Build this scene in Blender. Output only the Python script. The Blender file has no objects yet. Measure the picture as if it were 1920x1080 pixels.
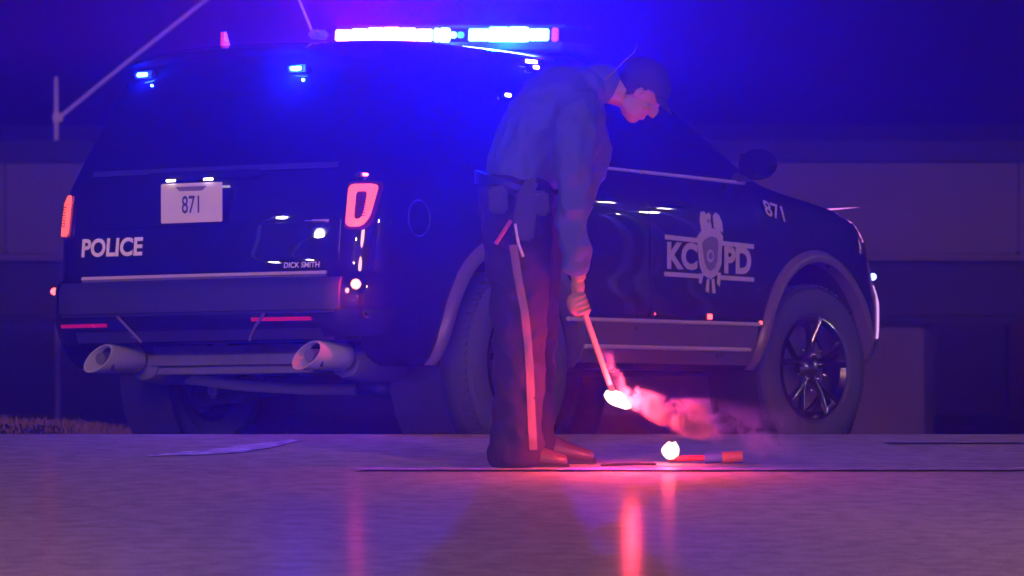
import bpy, bmesh, math, random
from mathutils import Vector, Matrix, noise
random.seed(7)
sc = bpy.context.scene
COL = sc.collection
PI = math.pi

# ------------------------------------------------------------ camera, sky, sun, exposure
CAM_H, PITCH = 1.65, math.atan(430/9500)
cam = bpy.data.objects.new('camera', bpy.data.cameras.new('camera')); COL.objects.link(cam)
cam.data.sensor_width = 36.0; cam.data.lens = 9500/1920*36
cam.data.clip_start = 0.5; cam.data.clip_end = 600
cam.location = (0, 0, CAM_H); cam.rotation_euler = (PI/2-PITCH, 0, 0)
sc.camera = cam
cam.data.dof.use_dof = True; cam.data.dof.focus_distance = 22.0; cam.data.dof.aperture_fstop = 6.3; cam.data.dof.aperture_blades = 6

world = bpy.data.worlds.new('World'); sc.world = world; world.use_nodes = True
wn = world.node_tree; wn.nodes.clear()
w_out = wn.nodes.new('ShaderNodeOutputWorld')
w_sky = wn.nodes.new('ShaderNodeTexSky'); w_sky.sky_type = 'NISHITA'; w_sky.sun_disc = False
SUN_EL, SUN_AZ = math.radians(15), math.radians(187)
w_sky.sun_elevation = SUN_EL; w_sky.sun_rotation = SUN_AZ
w_b1 = wn.nodes.new('ShaderNodeBackground'); w_b1.inputs[1].default_value = 0.0001
w_b2 = wn.nodes.new('ShaderNodeBackground'); w_b2.inputs[0].default_value = (0.0008, 0.0000, 0.026, 1); w_b2.inputs[1].default_value = 1.0
w_add = wn.nodes.new('ShaderNodeAddShader')
wn.links.new(w_sky.outputs[0], w_b1.inputs[0]); wn.links.new(w_b1.outputs[0], w_add.inputs[0])
wn.links.new(w_b2.outputs[0], w_add.inputs[1]); wn.links.new(w_add.outputs[0], w_out.inputs[0])

sun_d = bpy.data.lights.new('sun', 'SUN'); sun_d.energy = 0.68; sun_d.angle = math.radians(8); sun_d.color = (1.0, 0.44, 0.40)
sun = bpy.data.objects.new('sun', sun_d); COL.objects.link(sun)
# shines from behind the camera, over its left shoulder
sd = Vector((math.sin(SUN_AZ)*math.cos(SUN_EL), math.cos(SUN_AZ)*math.cos(SUN_EL), math.sin(SUN_EL)))
sun.rotation_euler = sd.to_track_quat('Z', 'Y').to_euler(); sun.location = sd*20

sc.view_settings.view_transform = 'Standard'; sc.view_settings.look = 'None'
sc.view_settings.exposure = 0.0; sc.view_settings.gamma = 1.0; sc.view_settings.use_curve_mapping = False
cy = sc.cycles
cy.use_denoising = True; cy.max_bounces = 5; cy.volume_bounces = 0; cy.diffuse_bounces = 2; cy.glossy_bounces = 3
cy.sample_clamp_indirect = 3.0; cy.volume_step_rate = 0.35; cy.volume_max_steps = 256
cy.use_adaptive_sampling = False

# ------------------------------------------------------------ helpers
def tag(o, label=None, cat=None, group=None, kind=None):
    if label: o['label'] = label
    if cat: o['category'] = cat
    if group: o['group'] = group
    if kind: o['kind'] = kind
    return o
def empty(name, loc=(0, 0, 0), rz=0, parent=None):
    o = bpy.data.objects.new(name, None); COL.objects.link(o); o.location = loc; o.rotation_euler = (0, 0, rz)
    o.empty_display_size = .1
    if parent: o.parent = parent
    return o
def link(name, me, m=None, parent=None, smooth=False):
    o = bpy.data.objects.new(name, me); COL.objects.link(o)
    if m: me.materials.clear(); me.materials.append(m)
    if smooth:
        me.polygons.foreach_set('use_smooth', [True]*len(me.polygons)); me.update()
    if parent: o.parent = parent
    return o
def from_bm(name, bm, m, parent=None, smooth=False, auto=None):
    bmesh.ops.recalc_face_normals(bm, faces=bm.faces)
    me = bpy.data.meshes.new(name); bm.to_mesh(me); bm.free()
    o = link(name, me, m, parent, smooth)
    if auto:
        for p in me.polygons: p.use_smooth = True
        me.set_sharp_from_angle(angle=math.radians(auto))
    return o
def box(bm, c, s, R=None, bev=0):
    r = bmesh.ops.create_cube(bm, size=1)
    vs = r['verts']
    for v in vs: v.co = Vector((v.co.x*s[0], v.co.y*s[1], v.co.z*s[2]))
    if bev:
        es = list({e for v in vs for e in v.link_edges})
        r2 = bmesh.ops.bevel(bm, geom=es, offset=bev, segments=2, affect='EDGES', clamp_overlap=True)
        vs = list({v for f in r2['faces'] for v in f.verts} | {v for v in vs if v.is_valid})
    for v in vs: v.co = (R @ v.co if R else v.co) + Vector(c)
    return vs
def bevbox(name, c, s, m, parent=None, bev=.005, R=None):
    bm = bmesh.new(); box(bm, c, s, R, bev); return from_bm(name, bm, m, parent, auto=40)
def frame_of(t):
    t = t.normalized(); u = Vector((0, 0, 1)) if abs(t.z) < .9 else Vector((1, 0, 0))
    a = t.cross(u).normalized(); return a, a.cross(t).normalized()
def tube(bm, pts, rad, n=10, caps=True):
    pts = [Vector(p) for p in pts]; rs = rad if isinstance(rad, (list, tuple)) else [rad]*len(pts)
    rings = []; prev = None
    for i, p in enumerate(pts):
        t = pts[min(i+1, len(pts)-1)]-pts[max(i-1, 0)]
        a, b = frame_of(t)
        if prev:
            a = (prev - t.normalized()*prev.dot(t.normalized())).normalized(); b = a.cross(t.normalized())
        prev = a
        rings.append([bm.verts.new(p+(a*math.cos(2*PI*k/n)+b*math.sin(2*PI*k/n))*rs[i]) for k in range(n)])
    for i in range(len(rings)-1):
        for k in range(n):
            bm.faces.new((rings[i][k], rings[i][(k+1) % n], rings[i+1][(k+1) % n], rings[i+1][k]))
    if caps: bm.faces.new(rings[0][::-1]); bm.faces.new(rings[-1])
def pipe(name, pts, rad, m, parent=None, n=10):
    bm = bmesh.new(); tube(bm, pts, rad, n); return from_bm(name, bm, m, parent, auto=50)
def lathe(bm, prof, n=48, axis='y', c=(0, 0, 0)):
    """prof: list of (radius, along)"""
    c = Vector(c); rings = []
    for r, a in prof:
        ring = []
        for k in range(n):
            th = 2*PI*k/n; u, v = r*math.cos(th), r*math.sin(th)
            p = {'y': Vector((u, a, v)), 'x': Vector((a, u, v)), 'z': Vector((u, v, a))}[axis]
            ring.append(bm.verts.new(p+c))
        rings.append(ring)
    for i in range(len(rings)-1):
        for k in range(n):
            bm.faces.new((rings[i][k], rings[i][(k+1) % n], rings[i+1][(k+1) % n], rings[i+1][k]))
    return rings
def fill_ring(bm, ring): bm.faces.new(ring)

# ------------------------------------------------------------ materials
def nt(name):
    m = bpy.data.materials.new(name); m.use_nodes = True
    t = m.node_tree; b = t.nodes['Principled BSDF']; return m, t, b
def mat(name, col, rough=.5, metal=0, var=.15, scale=8, bump=0, bscale=60, coat=0, coat_r=.05, emit=None, es=0, spec=.5, rvar=.08):
    m, t, b = nt(name); L = t.links
    b.inputs['Roughness'].default_value = rough; b.inputs['Metallic'].default_value = metal
    b.inputs['Coat Weight'].default_value = coat; b.inputs['Coat Roughness'].default_value = coat_r
    b.inputs['Specular IOR Level'].default_value = spec
    tc = t.nodes.new('ShaderNodeTexCoord'); nz = t.nodes.new('ShaderNodeTexNoise')
    nz.inputs['Scale'].default_value = scale; nz.inputs['Detail'].default_value = 6
    L.new(tc.outputs['Object'], nz.inputs['Vector'])
    mx = t.nodes.new('ShaderNodeMix'); mx.data_type = 'RGBA'
    mx.inputs[6].default_value = tuple(c*(1-var) for c in col)+(1,)
    mx.inputs[7].default_value = tuple(min(1, c*(1+var)) for c in col)+(1,)
    L.new(nz.outputs['Fac'], mx.inputs[0]); L.new(mx.outputs[2], b.inputs['Base Color'])
    mr = t.nodes.new('ShaderNodeMapRange'); mr.inputs[3].default_value = max(0, rough-rvar); mr.inputs[4].default_value = min(1, rough+rvar)
    L.new(nz.outputs['Fac'], mr.inputs[0]); L.new(mr.outputs[0], b.inputs['Roughness'])
    if bump:
        n2 = t.nodes.new('ShaderNodeTexNoise'); n2.inputs['Scale'].default_value = bscale; n2.inputs['Detail'].default_value = 5
        L.new(tc.outputs['Object'], n2.inputs['Vector'])
        bp = t.nodes.new('ShaderNodeBump'); bp.inputs['Strength'].default_value = bump; bp.inputs['Distance'].default_value = .01
        L.new(n2.outputs['Fac'], bp.inputs['Height']); L.new(bp.outputs[0], b.inputs['Normal'])
    if emit:
        b.inputs['Emission Color'].default_value = (*emit, 1); b.inputs['Emission Strength'].default_value = es
    return m
M_PAINT = mat('black_car_paint', (.006, .006, .007), .5, coat=1, coat_r=.015, var=.3, scale=3, spec=.08, rvar=.03, bump=.35, bscale=3.5)
M_GLASS = mat('tinted_glass', (.006, .006, .008), .06, var=.2, spec=.7, rvar=.03)
M_PLASTIC = mat('dark_bumper_plastic', (.022, .022, .026), .5, bump=.1, bscale=300)
M_CLAD = mat('grey_cladding', (.15, .12, .13), .30, bump=.05, bscale=200)
M_RUBBER = mat('tyre_rubber', (.055, .065, .09), .75, bump=.2, bscale=120)
M_CHROME = mat('chrome', (.75, .75, .78), .12, metal=1, var=.05)
M_TIP = mat('brushed_exhaust_steel', (.52, .60, .68), .38, metal=.1, var=.08)
M_RIM = mat('black_alloy', (.30, .30, .32), .14, metal=1, var=.2, rvar=.04)
M_STEEL = mat('dirty_steel', (.12, .13, .16), .6, metal=.15, var=.4, scale=14, bump=.3, bscale=40)
M_DARK = mat('underbody_black', (.015, .015, .016), .7)
M_WHITE = mat('white_reflective_film', (.88, .88, .90), .45, var=.08)
M_SILVER = mat('silver_vinyl', (.60, .55, .56), .5, var=.1, scale=30)
M_GREYV = mat('grey_vinyl', (.20, .18, .20), .5, var=.15, scale=30)
M_PLATE = mat('plate_white', (.78, .78, .80), .4, var=.04)
M_INK = mat('dark_blue_ink', (.02, .03, .12), .5)
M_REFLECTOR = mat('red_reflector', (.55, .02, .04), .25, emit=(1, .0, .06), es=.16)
M_TAILD = mat('tail_lamp_dark_lens', (.10, .01, .03), .1, coat=1)
def emis(name, col, s):
    m = mat(name, tuple(min(1, c) for c in col), .3, emit=col, es=s); return m
M_TAIL = emis('tail_lamp_lit', (1, .115, .03), 1.35)
M_REDLED = emis('red_led', (1, .20, .12), 5)
M_REDLED2 = emis('small_red_led', (1, .10, .08), 4)
M_BLUELED = emis('blue_led', (.25, .85, 1), 4.5)
M_BLUEDIM = emis('blue_led_dim', (.02, .18, 1), 5)
M_BARRED = emis('lightbar_red_led', (1, .55, .75), 4)
M_BARBLUE = emis('lightbar_blue_led', (.30, .85, 1), 3.4)
M_BARWHITE = emis('lightbar_white_led', (.75, .95, 1), 5)
M_LAMPW = emis('number_plate_lamp', (1, .8, .75), 9)
M_WARMW = emis('warm_white_glint', (1, .75, .85), 10)

def area(name, loc, sx, sz, col, power, parent):
    d = bpy.data.lights.new(name, 'AREA'); d.shape = 'RECTANGLE'; d.size = sx; d.size_y = sz; d.color = col; d.energy = power
    o = bpy.data.objects.new(name, d); COL.objects.link(o); o.location = loc; o.parent = parent
    o.rotation_euler = Matrix(((0, 0, 1), (-1, 0, 0), (0, -1, 0))).to_euler()      # emits towards -x (the rear)
    return o
def point(name, loc, col, power, rad=.02, parent=None, spot=None, aim=None):
    d = bpy.data.lights.new(name, 'SPOT' if spot else 'POINT'); d.color = col; d.energy = power; d.shadow_soft_size = rad
    o = bpy.data.objects.new(name, d); COL.objects.link(o); o.location = loc
    if spot:
        d.spot_size = spot; d.spot_blend = .8; o.rotation_euler = (-Vector(aim)).to_track_quat('Z', 'Y').to_euler()
    if parent: o.parent = parent
    return o

# ------------------------------------------------------------ car frame (needed by the ground under it)
a_ = PITCH
C2W = Matrix(((1, 0, 0), (0, math.cos(a_), math.sin(a_)), (0, -math.sin(a_), math.cos(a_))))
CR = Matrix(((0.55364275, -0.8327383, -0.00516048), (0.83247207, 0.55328317, 0.0294617), (-0.02167868, -0.02060722, 0.99955259)))
CAR_ROT = C2W @ CR
CAR_LOC = C2W @ Vector((-1.46361874, 23.11011773, -0.76304357)) + Vector((0, 0, CAM_H))
CAR_N = CAR_ROT.col[2]
def car_plane(x, y): return CAR_LOC.z - (CAR_N.x*(x-CAR_LOC.x)+CAR_N.y*(y-CAR_LOC.y))/CAR_N.z
def sm(a, b, x):
    t = max(0, min(1, (x-a)/(b-a))); return t*t*(3-2*t)

# ------------------------------------------------------------ ground, road
EDGE = 22.23
def ground_z(x, y):
    cp = car_plane(max(-4, min(5, x)), min(y, 29))
    if y > 29: cp -= (y-29)*.085
    z = cp
    mound = sm(-1.9, -2.6, x-(y-27)*.02)*sm(24.8, 27.5, y)*(1-sm(31, 36, y))
    z += mound*.16 + .012*noise.noise(Vector((x*2, y*2, 0)))*sm(24, 26, y)
    t = sm(EDGE-.02, EDGE+.30, y)
    return max(-3.6, (-.02)*(1-t) + z*t)
bm = bmesh.new()
ys = [EDGE+.0+ i*.06 for i in range(8)] + [22.8+i*.25 for i in range(40)] + [33+i*2 for i in range(16)] + [66, 80, 120, 200, 400]
xs = [-200, -90, -50, -30, -20, -14, -10, -7] + [-5.5+i*.25 for i in range(45)] + [7, 10, 14, 20, 30, 50, 90, 200]
V = [[bm.verts.new((x, y, ground_z(x, y))) for x in xs] for y in ys]
for j in range(len(ys)-1):
    for i in range(len(xs)-1):
        bm.faces.new((V[j][i], V[j][i+1], V[j+1][i+1], V[j+1][i]))
M_SOIL = mat('dark_verge_soil', (.045, .035, .03), .95, var=.5, scale=5, bump=.8, bscale=30)
tag(from_bm('ground', bm, M_SOIL, smooth=True), kind='structure')

def asphalt():
    m, t, b = nt('worn_concrete_road'); L = t.links
    tc = t.nodes.new('ShaderNodeTexCoord')
    def nz(s, d, sc3=None):
        n = t.nodes.new('ShaderNodeTexNoise'); n.inputs['Scale'].default_value = s; n.inputs['Detail'].default_value = d
        if sc3:
            mp = t.nodes.new('ShaderNodeMapping'); mp.inputs['Scale'].default_value = sc3; L.new(tc.outputs['Object'], mp.inputs[0]); L.new(mp.outputs[0], n.inputs['Vector'])
        else: L.new(tc.outputs['Object'], n.inputs['Vector'])
        return n
    big = nz(.9, 5, (.6, .35, 1)); mid = nz(9, 6); fine = nz(95, 5)
    r = t.nodes.new('ShaderNodeValToRGB'); r.color_ramp.elements[0].position = .3; r.color_ramp.elements[1].position = .7
    r.color_ramp.elements[0].color = (.30, .28, .27, 1); r.color_ramp.elements[1].color = (.46, .43, .41, 1)
    L.new(big.outputs['Fac'], r.inputs[0])
    mx = t.nodes.new('ShaderNodeMix'); mx.data_type = 'RGBA'; mx.blend_type = 'MULTIPLY'; mx.inputs[0].default_value = .75
    r2 = t.nodes.new('ShaderNodeValToRGB'); r2.color_ramp.elements[0].position = .40; r2.color_ramp.elements[0].color = (.52, .5, .5, 1)
    r2.color_ramp.elements[1].position = .58; r2.color_ramp.elements[1].color = (1, 1, 1, 1)
    am = t.nodes.new('ShaderNodeMath'); am.operation = 'MULTIPLY_ADD'; am.inputs[1].default_value = .5
    L.new(fine.outputs['Fac'], am.inputs[0]); hm = t.nodes.new('ShaderNodeMath'); hm.operation = 'MULTIPLY'; hm.inputs[1].default_value = .5
    L.new(mid.outputs['Fac'], hm.inputs[0]); L.new(hm.outputs[0], am.inputs[2])
    L.new(am.outputs[0], r2.inputs[0]); L.new(r.outputs[0], mx.inputs[6]); L.new(r2.outputs[0], mx.inputs[7]); L.new(mx.outputs[2], b.inputs['Base Color'])
    mr = t.nodes.new('ShaderNodeMapRange'); mr.inputs[1].default_value = .35; mr.inputs[2].default_value = .65
    mr.inputs[3].default_value = .75; mr.inputs[4].default_value = .9; b.inputs['Specular IOR Level'].default_value = .12; b.inputs['Coat Weight'].default_value = .055; b.inputs['Coat Roughness'].default_value = .20; L.new(big.outputs['Fac'], mr.inputs[0]); L.new(mr.outputs[0], b.inputs['Roughness'])
    bp = t.nodes.new('ShaderNodeBump'); bp.inputs['Strength'].default_value = .9; bp.inputs['Distance'].default_value = .006
    L.new(am.outputs[0], bp.inputs['Height']); L.new(bp.outputs[0], b.inputs['Normal'])
    return m
M_ROAD = asphalt()
bm = bmesh.new()
rx = [-200, -60, -20, -10] + [-6+i*.5 for i in range(25)] + [10, 20, 60, 200]
ry = [-60, -20, 0, 5, 8] + [10+i*.5 for i in range(25)] + [EDGE]
def road_z(x, y):
    if abs(x) > 8 or y < 9: return 0
    return .006*noise.noise(Vector((x*.5, y*.4, 3)))*(1-sm(16.5, 19, y))
V = [[bm.verts.new((x, y, road_z(x, y))) for x in rx] for y in ry]
V.append([bm.verts.new((x, EDGE+.02, -.25)) for x in rx])
for j in range(len(V)-1):
    for i in range(len(rx)-1): bm.faces.new((V[j][i], V[j][i+1], V[j+1][i+1], V[j+1][i]))
tag(from_bm('road', bm, M_ROAD, smooth=False), kind='structure')

def worn_paint(name, col, lo, hi, scale=(3, 30, 1)):
    m, t, b = nt(name); L = t.links
    tc = t.nodes.new('ShaderNodeTexCoord'); mp = t.nodes.new('ShaderNodeMapping'); mp.inputs['Scale'].default_value = scale
    n = t.nodes.new('ShaderNodeTexNoise'); n.inputs['Scale'].default_value = 1.5; n.inputs['Detail'].default_value = 8
    L.new(tc.outputs['Object'], mp.inputs[0]); L.new(mp.outputs[0], n.inputs['Vector'])
    r = t.nodes.new('ShaderNodeValToRGB'); r.color_ramp.elements[0].position = lo; r.color_ramp.elements[1].position = hi
    r.color_ramp.elements[0].color = (.2, .18, .17, 1); r.color_ramp.elements[1].color = (*col, 1)
    L.new(n.outputs['Fac'], r.inputs[0]); L.new(r.outputs[0], b.inputs['Base Color']); b.inputs['Roughness'].default_value = .55
    return m
M_LINE = worn_paint('worn_white_road_paint', (.60, .56, .54), .45, .66, (6, 25, 1))
M_LINE2 = worn_paint('white_road_paint', (.82, .80, .84), .38, .58, (9, 16, 1))
def marking(name, pts, m, z=.005):
    """closed outline as pairs of far/near points"""
    bm = bmesh.new(); A = []
    for (x0, y0, x1, y1) in pts: A.append((bm.verts.new((x0, y0, road_z(x0, y0)+z)), bm.verts.new((x1, y1, road_z(x1, y1)+z))))
    for a, b in zip(A, A[1:]): bm.faces.new((a[0], a[1], b[1], b[0]))
    return tag(from_bm(name, bm, m), kind='structure')
marking('road_edge_line', [(-.62+i*.5, 20.33, -.62+i*.5, 20.20) for i in range(24)], M_LINE, .008)
marking('road_lane_marking', [(-1.52, 20.98, -1.50, 20.96), (-1.33, 21.24, -1.29, 21.03), (-1.2, 21.44, -1.12, 21.18), (-1.08, 21.66, -1.02, 21.42), (-.95, 21.86, -.92, 21.80)], M_LINE2, .005)
marking('road_far_strip', [(1.6+i*.5, 21.75, 1.6+i*.5, 21.64) for i in range(16)], M_LINE, .008)  # faint pale strip at the far right of the road

# ------------------------------------------------------------ bridge behind
def concrete(name, col, **k): return mat(name, col, .85, var=.3, scale=1.2, bump=.4, bscale=12, **k)
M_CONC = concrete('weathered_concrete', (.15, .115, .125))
M_CONC2 = concrete('dark_concrete', (.035, .03, .04))  # darker concrete for coping, girder and pier sides
M_CONC3 = concrete('shaded_concrete', (.03, .025, .03))  # darkness under the bridge is put into this colour
br = empty('road_bridge', (0, 60, 0)); tag(br, 'low concrete road bridge with pale parapet and one square pier behind the police car', 'bridge')
def part(name, x0, x1, y0, y1, z0, z1, m, parent=br, bev=.02):
    return bevbox(name, ((x0+x1)/2, (y0+y1)/2, (z0+z1)/2), (x1-x0, y1-y0, z1-z0), m, parent, bev)
W = 26
nP = 13
for i in range(nP):
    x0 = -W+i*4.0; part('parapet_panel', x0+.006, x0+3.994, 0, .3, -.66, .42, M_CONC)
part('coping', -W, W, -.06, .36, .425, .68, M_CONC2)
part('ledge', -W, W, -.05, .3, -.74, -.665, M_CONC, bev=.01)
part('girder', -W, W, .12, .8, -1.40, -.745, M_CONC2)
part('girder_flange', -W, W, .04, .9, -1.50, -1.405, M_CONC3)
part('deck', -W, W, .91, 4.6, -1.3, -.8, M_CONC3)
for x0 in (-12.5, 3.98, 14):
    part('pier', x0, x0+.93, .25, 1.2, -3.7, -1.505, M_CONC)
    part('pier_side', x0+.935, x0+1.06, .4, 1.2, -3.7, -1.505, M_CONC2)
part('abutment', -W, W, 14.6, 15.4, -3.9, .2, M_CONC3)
part('stained_bay', 7.25, 20, 13.6, 14.5, -3.7, -1.7, mat('rust_brown_wall', (.07, .025, .03), .9, var=.4, scale=1))
# pole behind the bridge
pl = empty('light_pole', (-6.29, 70, -3.6)); tag(pl, 'thin pale metal pole with a long diagonal strut rising behind the bridge', 'pole')
M_POLE = mat('galvanised_pole', (.80, .70, .62), .5, metal=.0, var=.15)
bm = bmesh.new(); tube(bm, [(0, 0, 0), (0, 0, 4.75), (0, 0, 5.0)], [.033, .033, .024], 12)
from_bm('pole', bm, M_POLE, pl, auto=50)
pipe('strut', [(.03, .02, 4.43), (.9, .03, 5.14), (1.8, .04, 5.85), (4.2, .1, 7.75)], .028, M_POLE, pl, 10)
bevbox('clamp', (0.02, 0, 4.44), (.14, .1, .12), M_POLE, pl, .01)

# grass on the verge (uncountable)
M_GRASS = mat('dry_grass', (.22, .13, .07), .8, var=.5, scale=3)
bm = bmesh.new()
def blade(x, y, z, h, w):
    an = random.uniform(0, PI); dx, dy = math.cos(an)*w, math.sin(an)*w
    lx, ly = random.uniform(-.5, .5)*h, random.uniform(-.5, .5)*h
    a = bm.verts.new((x-dx, y-dy, z-.01)); b = bm.verts.new((x+dx, y+dy, z-.01))
    c = bm.verts.new((x+dx*.6+lx*.4, y+dy*.6+ly*.4, z+h*.6)); d = bm.verts.new((x-dx*.6+lx*.4, y-dy*.6+ly*.4, z+h*.6)); e = bm.verts.new((x+lx, y+ly, z+h))
    bm.faces.new((a, b, c, d)); bm.faces.new((d, c, e))
n = 0
while n < 17000:
    x = random.uniform(-7, -1.2); y = random.uniform(23.5, 33)
    dens = sm(-1.0, -2.4, x) * (.35+.65*max(0, noise.noise(Vector((x*1.6, y*1.2, 0)))+.45))
    if random.random() > dens: continue
    blade(x, y, ground_z(x, y), random.uniform(.02, .075)*(.7+.6*noise.noise(Vector((x*3, y*3, 4)))), random.uniform(.003, .007)); n += 1
for k in range(2600):
    x = random.gauss(0, 1); x = -1.42+x*.16; y = random.uniform(25.2, 26.6)
    blade(x, y, ground_z(x, y), random.uniform(.05, .12)*max(.1, 1-abs(x+1.42)*2.2), .005)
for k in range(5000):
    x = random.uniform(-4, 6); y = random.uniform(22.6, 29)
    blade(x, y, ground_z(x, y), random.uniform(.01, .04), .004)
tag(from_bm('grass', bm, M_GRASS), label='dry brownish grass tufts on the dark verge beyond the road edge', cat='grass', kind='stuff')

# ------------------------------------------------------------ police car body (x forward, y left, z up)
LV = [ # z, Xrear, Xfront, half width, rear corner radius, front corner radius, rear bow
 (.40, .16, 4.84, .90, .22, .40, .02), (.44, .10, 4.90, .94, .24, .42, .03), (.52, .04, 4.97, .975, .26, .45, .05),
 (.62, .0, 5.0, .99, .28, .48, .06), (.76, .0, 5.0, .992, .28, .48, .06), (.80, .02, 4.99, .99, .27, .48, .06),
 (.825, .08, 4.96, .986, .24, .48, .05), (.95, .10, 4.93, .985, .22, .50, .04), (1.08, .115, 4.88, .987, .22, .52, .04),
 (1.18, .13, 4.78, .982, .22, .54, .04), (1.235, .14, 4.60, .972, .22, .52, .04), (1.275, .15, 4.32, .958, .22, .50, .04),
 (1.305, .16, 4.02, .945, .22, .40, .04), (1.34, .17, 3.80, .93, .22, .36, .04), (1.39, .19, 3.66, .915, .22, .34, .04),
 (1.50, .24, 3.46, .880, .22, .34, .05), (1.65, .31, 3.18, .832, .22, .34, .06), (1.78, .375, 2.93, .788, .22, .34, .07),
 (1.85, .42, 2.76, .760, .24, .34, .08), (1.895, .50, 2.60, .725, .28, .36, .10), (1.92, .68, 2.42, .64, .3, .36, .1), (1.935, .95, 2.2, .50, .3, .3, .1), (1.94, 1.2, 2.0, .30, .2, .2, .05)]
def lv(z):
    z = max(LV[0][0], min(LV[-1][0], z))
    for i in range(len(LV)-1):
        if z <= LV[i+1][0]: break
    A, B = LV[i], LV[i+1]; t = (z-A[0])/(B[0]-A[0])
    P0 = LV[max(0, i-1)]; P3 = LV[min(len(LV)-1, i+2)]; out = []
    for k in range(1, 7):
        lin = A[k]+(B[k]-A[k])*t
        m0 = (B[k]-P0[k])/max(1e-6, B[0]-P0[0])*(B[0]-A[0]); m1 = (P3[k]-A[k])/max(1e-6, P3[0]-A[0])*(B[0]-A[0])
        h = (2*t**3-3*t*t+1)*A[k]+(t**3-2*t*t+t)*m0+(-2*t**3+3*t*t)*B[k]+(t**3-t*t)*m1
        out.append(.5*lin+.5*h)
    return out
def half(z):
    Xr, Xf, w, rr, rf, bow = lv(z); P = []
    for i in range(9):
        y = (w-rr)*i/9; P.append((Xr+bow*(y/w)**2, y))
    b0 = bow*((w-rr)/w)**2
    for i in range(9):
        th = PI/2*i/8; P.append((Xr+b0+rr*(1-math.cos(th)), w-rr+rr*math.sin(th)))
    x0, x1 = Xr+b0+rr, Xf-rf
    for i in range(1, 26): P.append((x0+(x1-x0)*i/26, w))
    for i in range(9):
        th = PI/2*i/8; P.append((x1+rf*math.sin(th), w-rf*(1-math.cos(th))))
    for i in range(1, 7): P.append((Xf+.03*(i/6), (w-rf)*(1-i/6)))
    return [(x, y*(1-.035*((x-2.5)/2.5)**2)*(1 - .012*math.exp(-((z-1.13)/.06)**2)*0)) for x, y in P]
def side_y(X, z):
    P = half(z)
    for i in range(9, len(P)-1):
        if P[i][0] <= X <= P[i+1][0]+1e-9: 
            t = (X-P[i][0])/max(1e-9, P[i+1][0]-P[i][0]); return P[i][1]+(P[i+1][1]-P[i][1])*t
    return P[17][1]
def rear_x(y, z):
    P = half(z); y = abs(y)
    for i in range(0, 17):
        if P[i][1] <= y <= P[i+1][1]+1e-9:
            t = (y-P[i][1])/max(1e-9, P[i+1][1]-P[i][1]); return P[i][0]+(P[i+1][0]-P[i][0])*t
    return P[17][0]
def on_right(off=0): return lambda u, v, d=0: Vector((u, -(side_y(u, v)+off+d), v))
def on_left(off=0): return lambda u, v, d=0: Vector((u, side_y(u, v)+off+d, v))
def on_rear(off=0): return lambda u, v, d=0: Vector((rear_x(u, v)-off-d, u, v))    # u = y

car = bpy.data.objects.new('police_car', None); COL.objects.link(car)
car.matrix_world = Matrix.Translation(CAR_LOC) @ CAR_ROT.to_4x4()
tag(car, 'black police utility vehicle with flashing roof lights parked beyond the road edge behind the officer', 'police car')
zs = []
for i in range(len(LV)-1):
    k = 3 if LV[i+1][0]-LV[i][0] > .05 else 2
    for j in range(k): zs.append(LV[i][0]+(LV[i+1][0]-LV[i][0])*j/k)
zs.append(LV[-1][0])
bm = bmesh.new(); R_ = []
for z in zs:
    h = half(z); ring = [bm.verts.new((x, -y, z)) for x, y in h[1:-1]]
    ring = [bm.verts.new((h[0][0], 0, z))] + ring + [bm.verts.new((h[-1][0], 0, z))] + [bm.verts.new((x, y, z)) for x, y in h[1:-1]][::-1]
    R_.append(ring)
for A, B in zip(R_, R_[1:]):
    n_ = len(A)
    for k in range(n_): bm.faces.new((A[k], A[(k+1) % n_], B[(k+1) % n_], B[k]))
bm.faces.new(R_[0][::-1]); bm.faces.new(R_[-1])
body = from_bm('body', bm, M_PAINT, None)
WH = [(1.19, -1), (1.19, 1), (4.0, -1), (4.0, 1)]
RA = .545
def boolean(o, cutters):
    for c in cutters:
        md = o.modifiers.new('b', 'BOOLEAN'); md.operation = 'DIFFERENCE'; md.object = c; md.solver = 'EXACT'
    dg = bpy.context.evaluated_depsgraph_get(); dg.update()
    me = bpy.data.meshes.new_from_object(o.evaluated_get(dg)); o.modifiers.clear(); old = o.data; o.data = me
    bpy.data.meshes.remove(old)
    for c in cutters:
        m = c.data; bpy.data.objects.remove(c); bpy.data.meshes.remove(m)
cut = []
bm = bmesh.new()
for X, s in WH:
    r = lathe(bm, [(RA, s*.66), (RA, s*1.3)], 56, 'y', (X, 0, .42)); bm.faces.new(r[0]); bm.faces.new(r[1])
cut.append(from_bm('cut', bm, M_DARK))
bm = bmesh.new(); box(bm, (.42, 0, .40), (1.15, 1.70, .23)); cut.append(from_bm('cut', bm, M_DARK))
boolean(body, cut)
body.parent = car
for p in body.data.polygons: p.use_smooth = True
body.data.set_sharp_from_angle(angle=math.radians(32))

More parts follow.
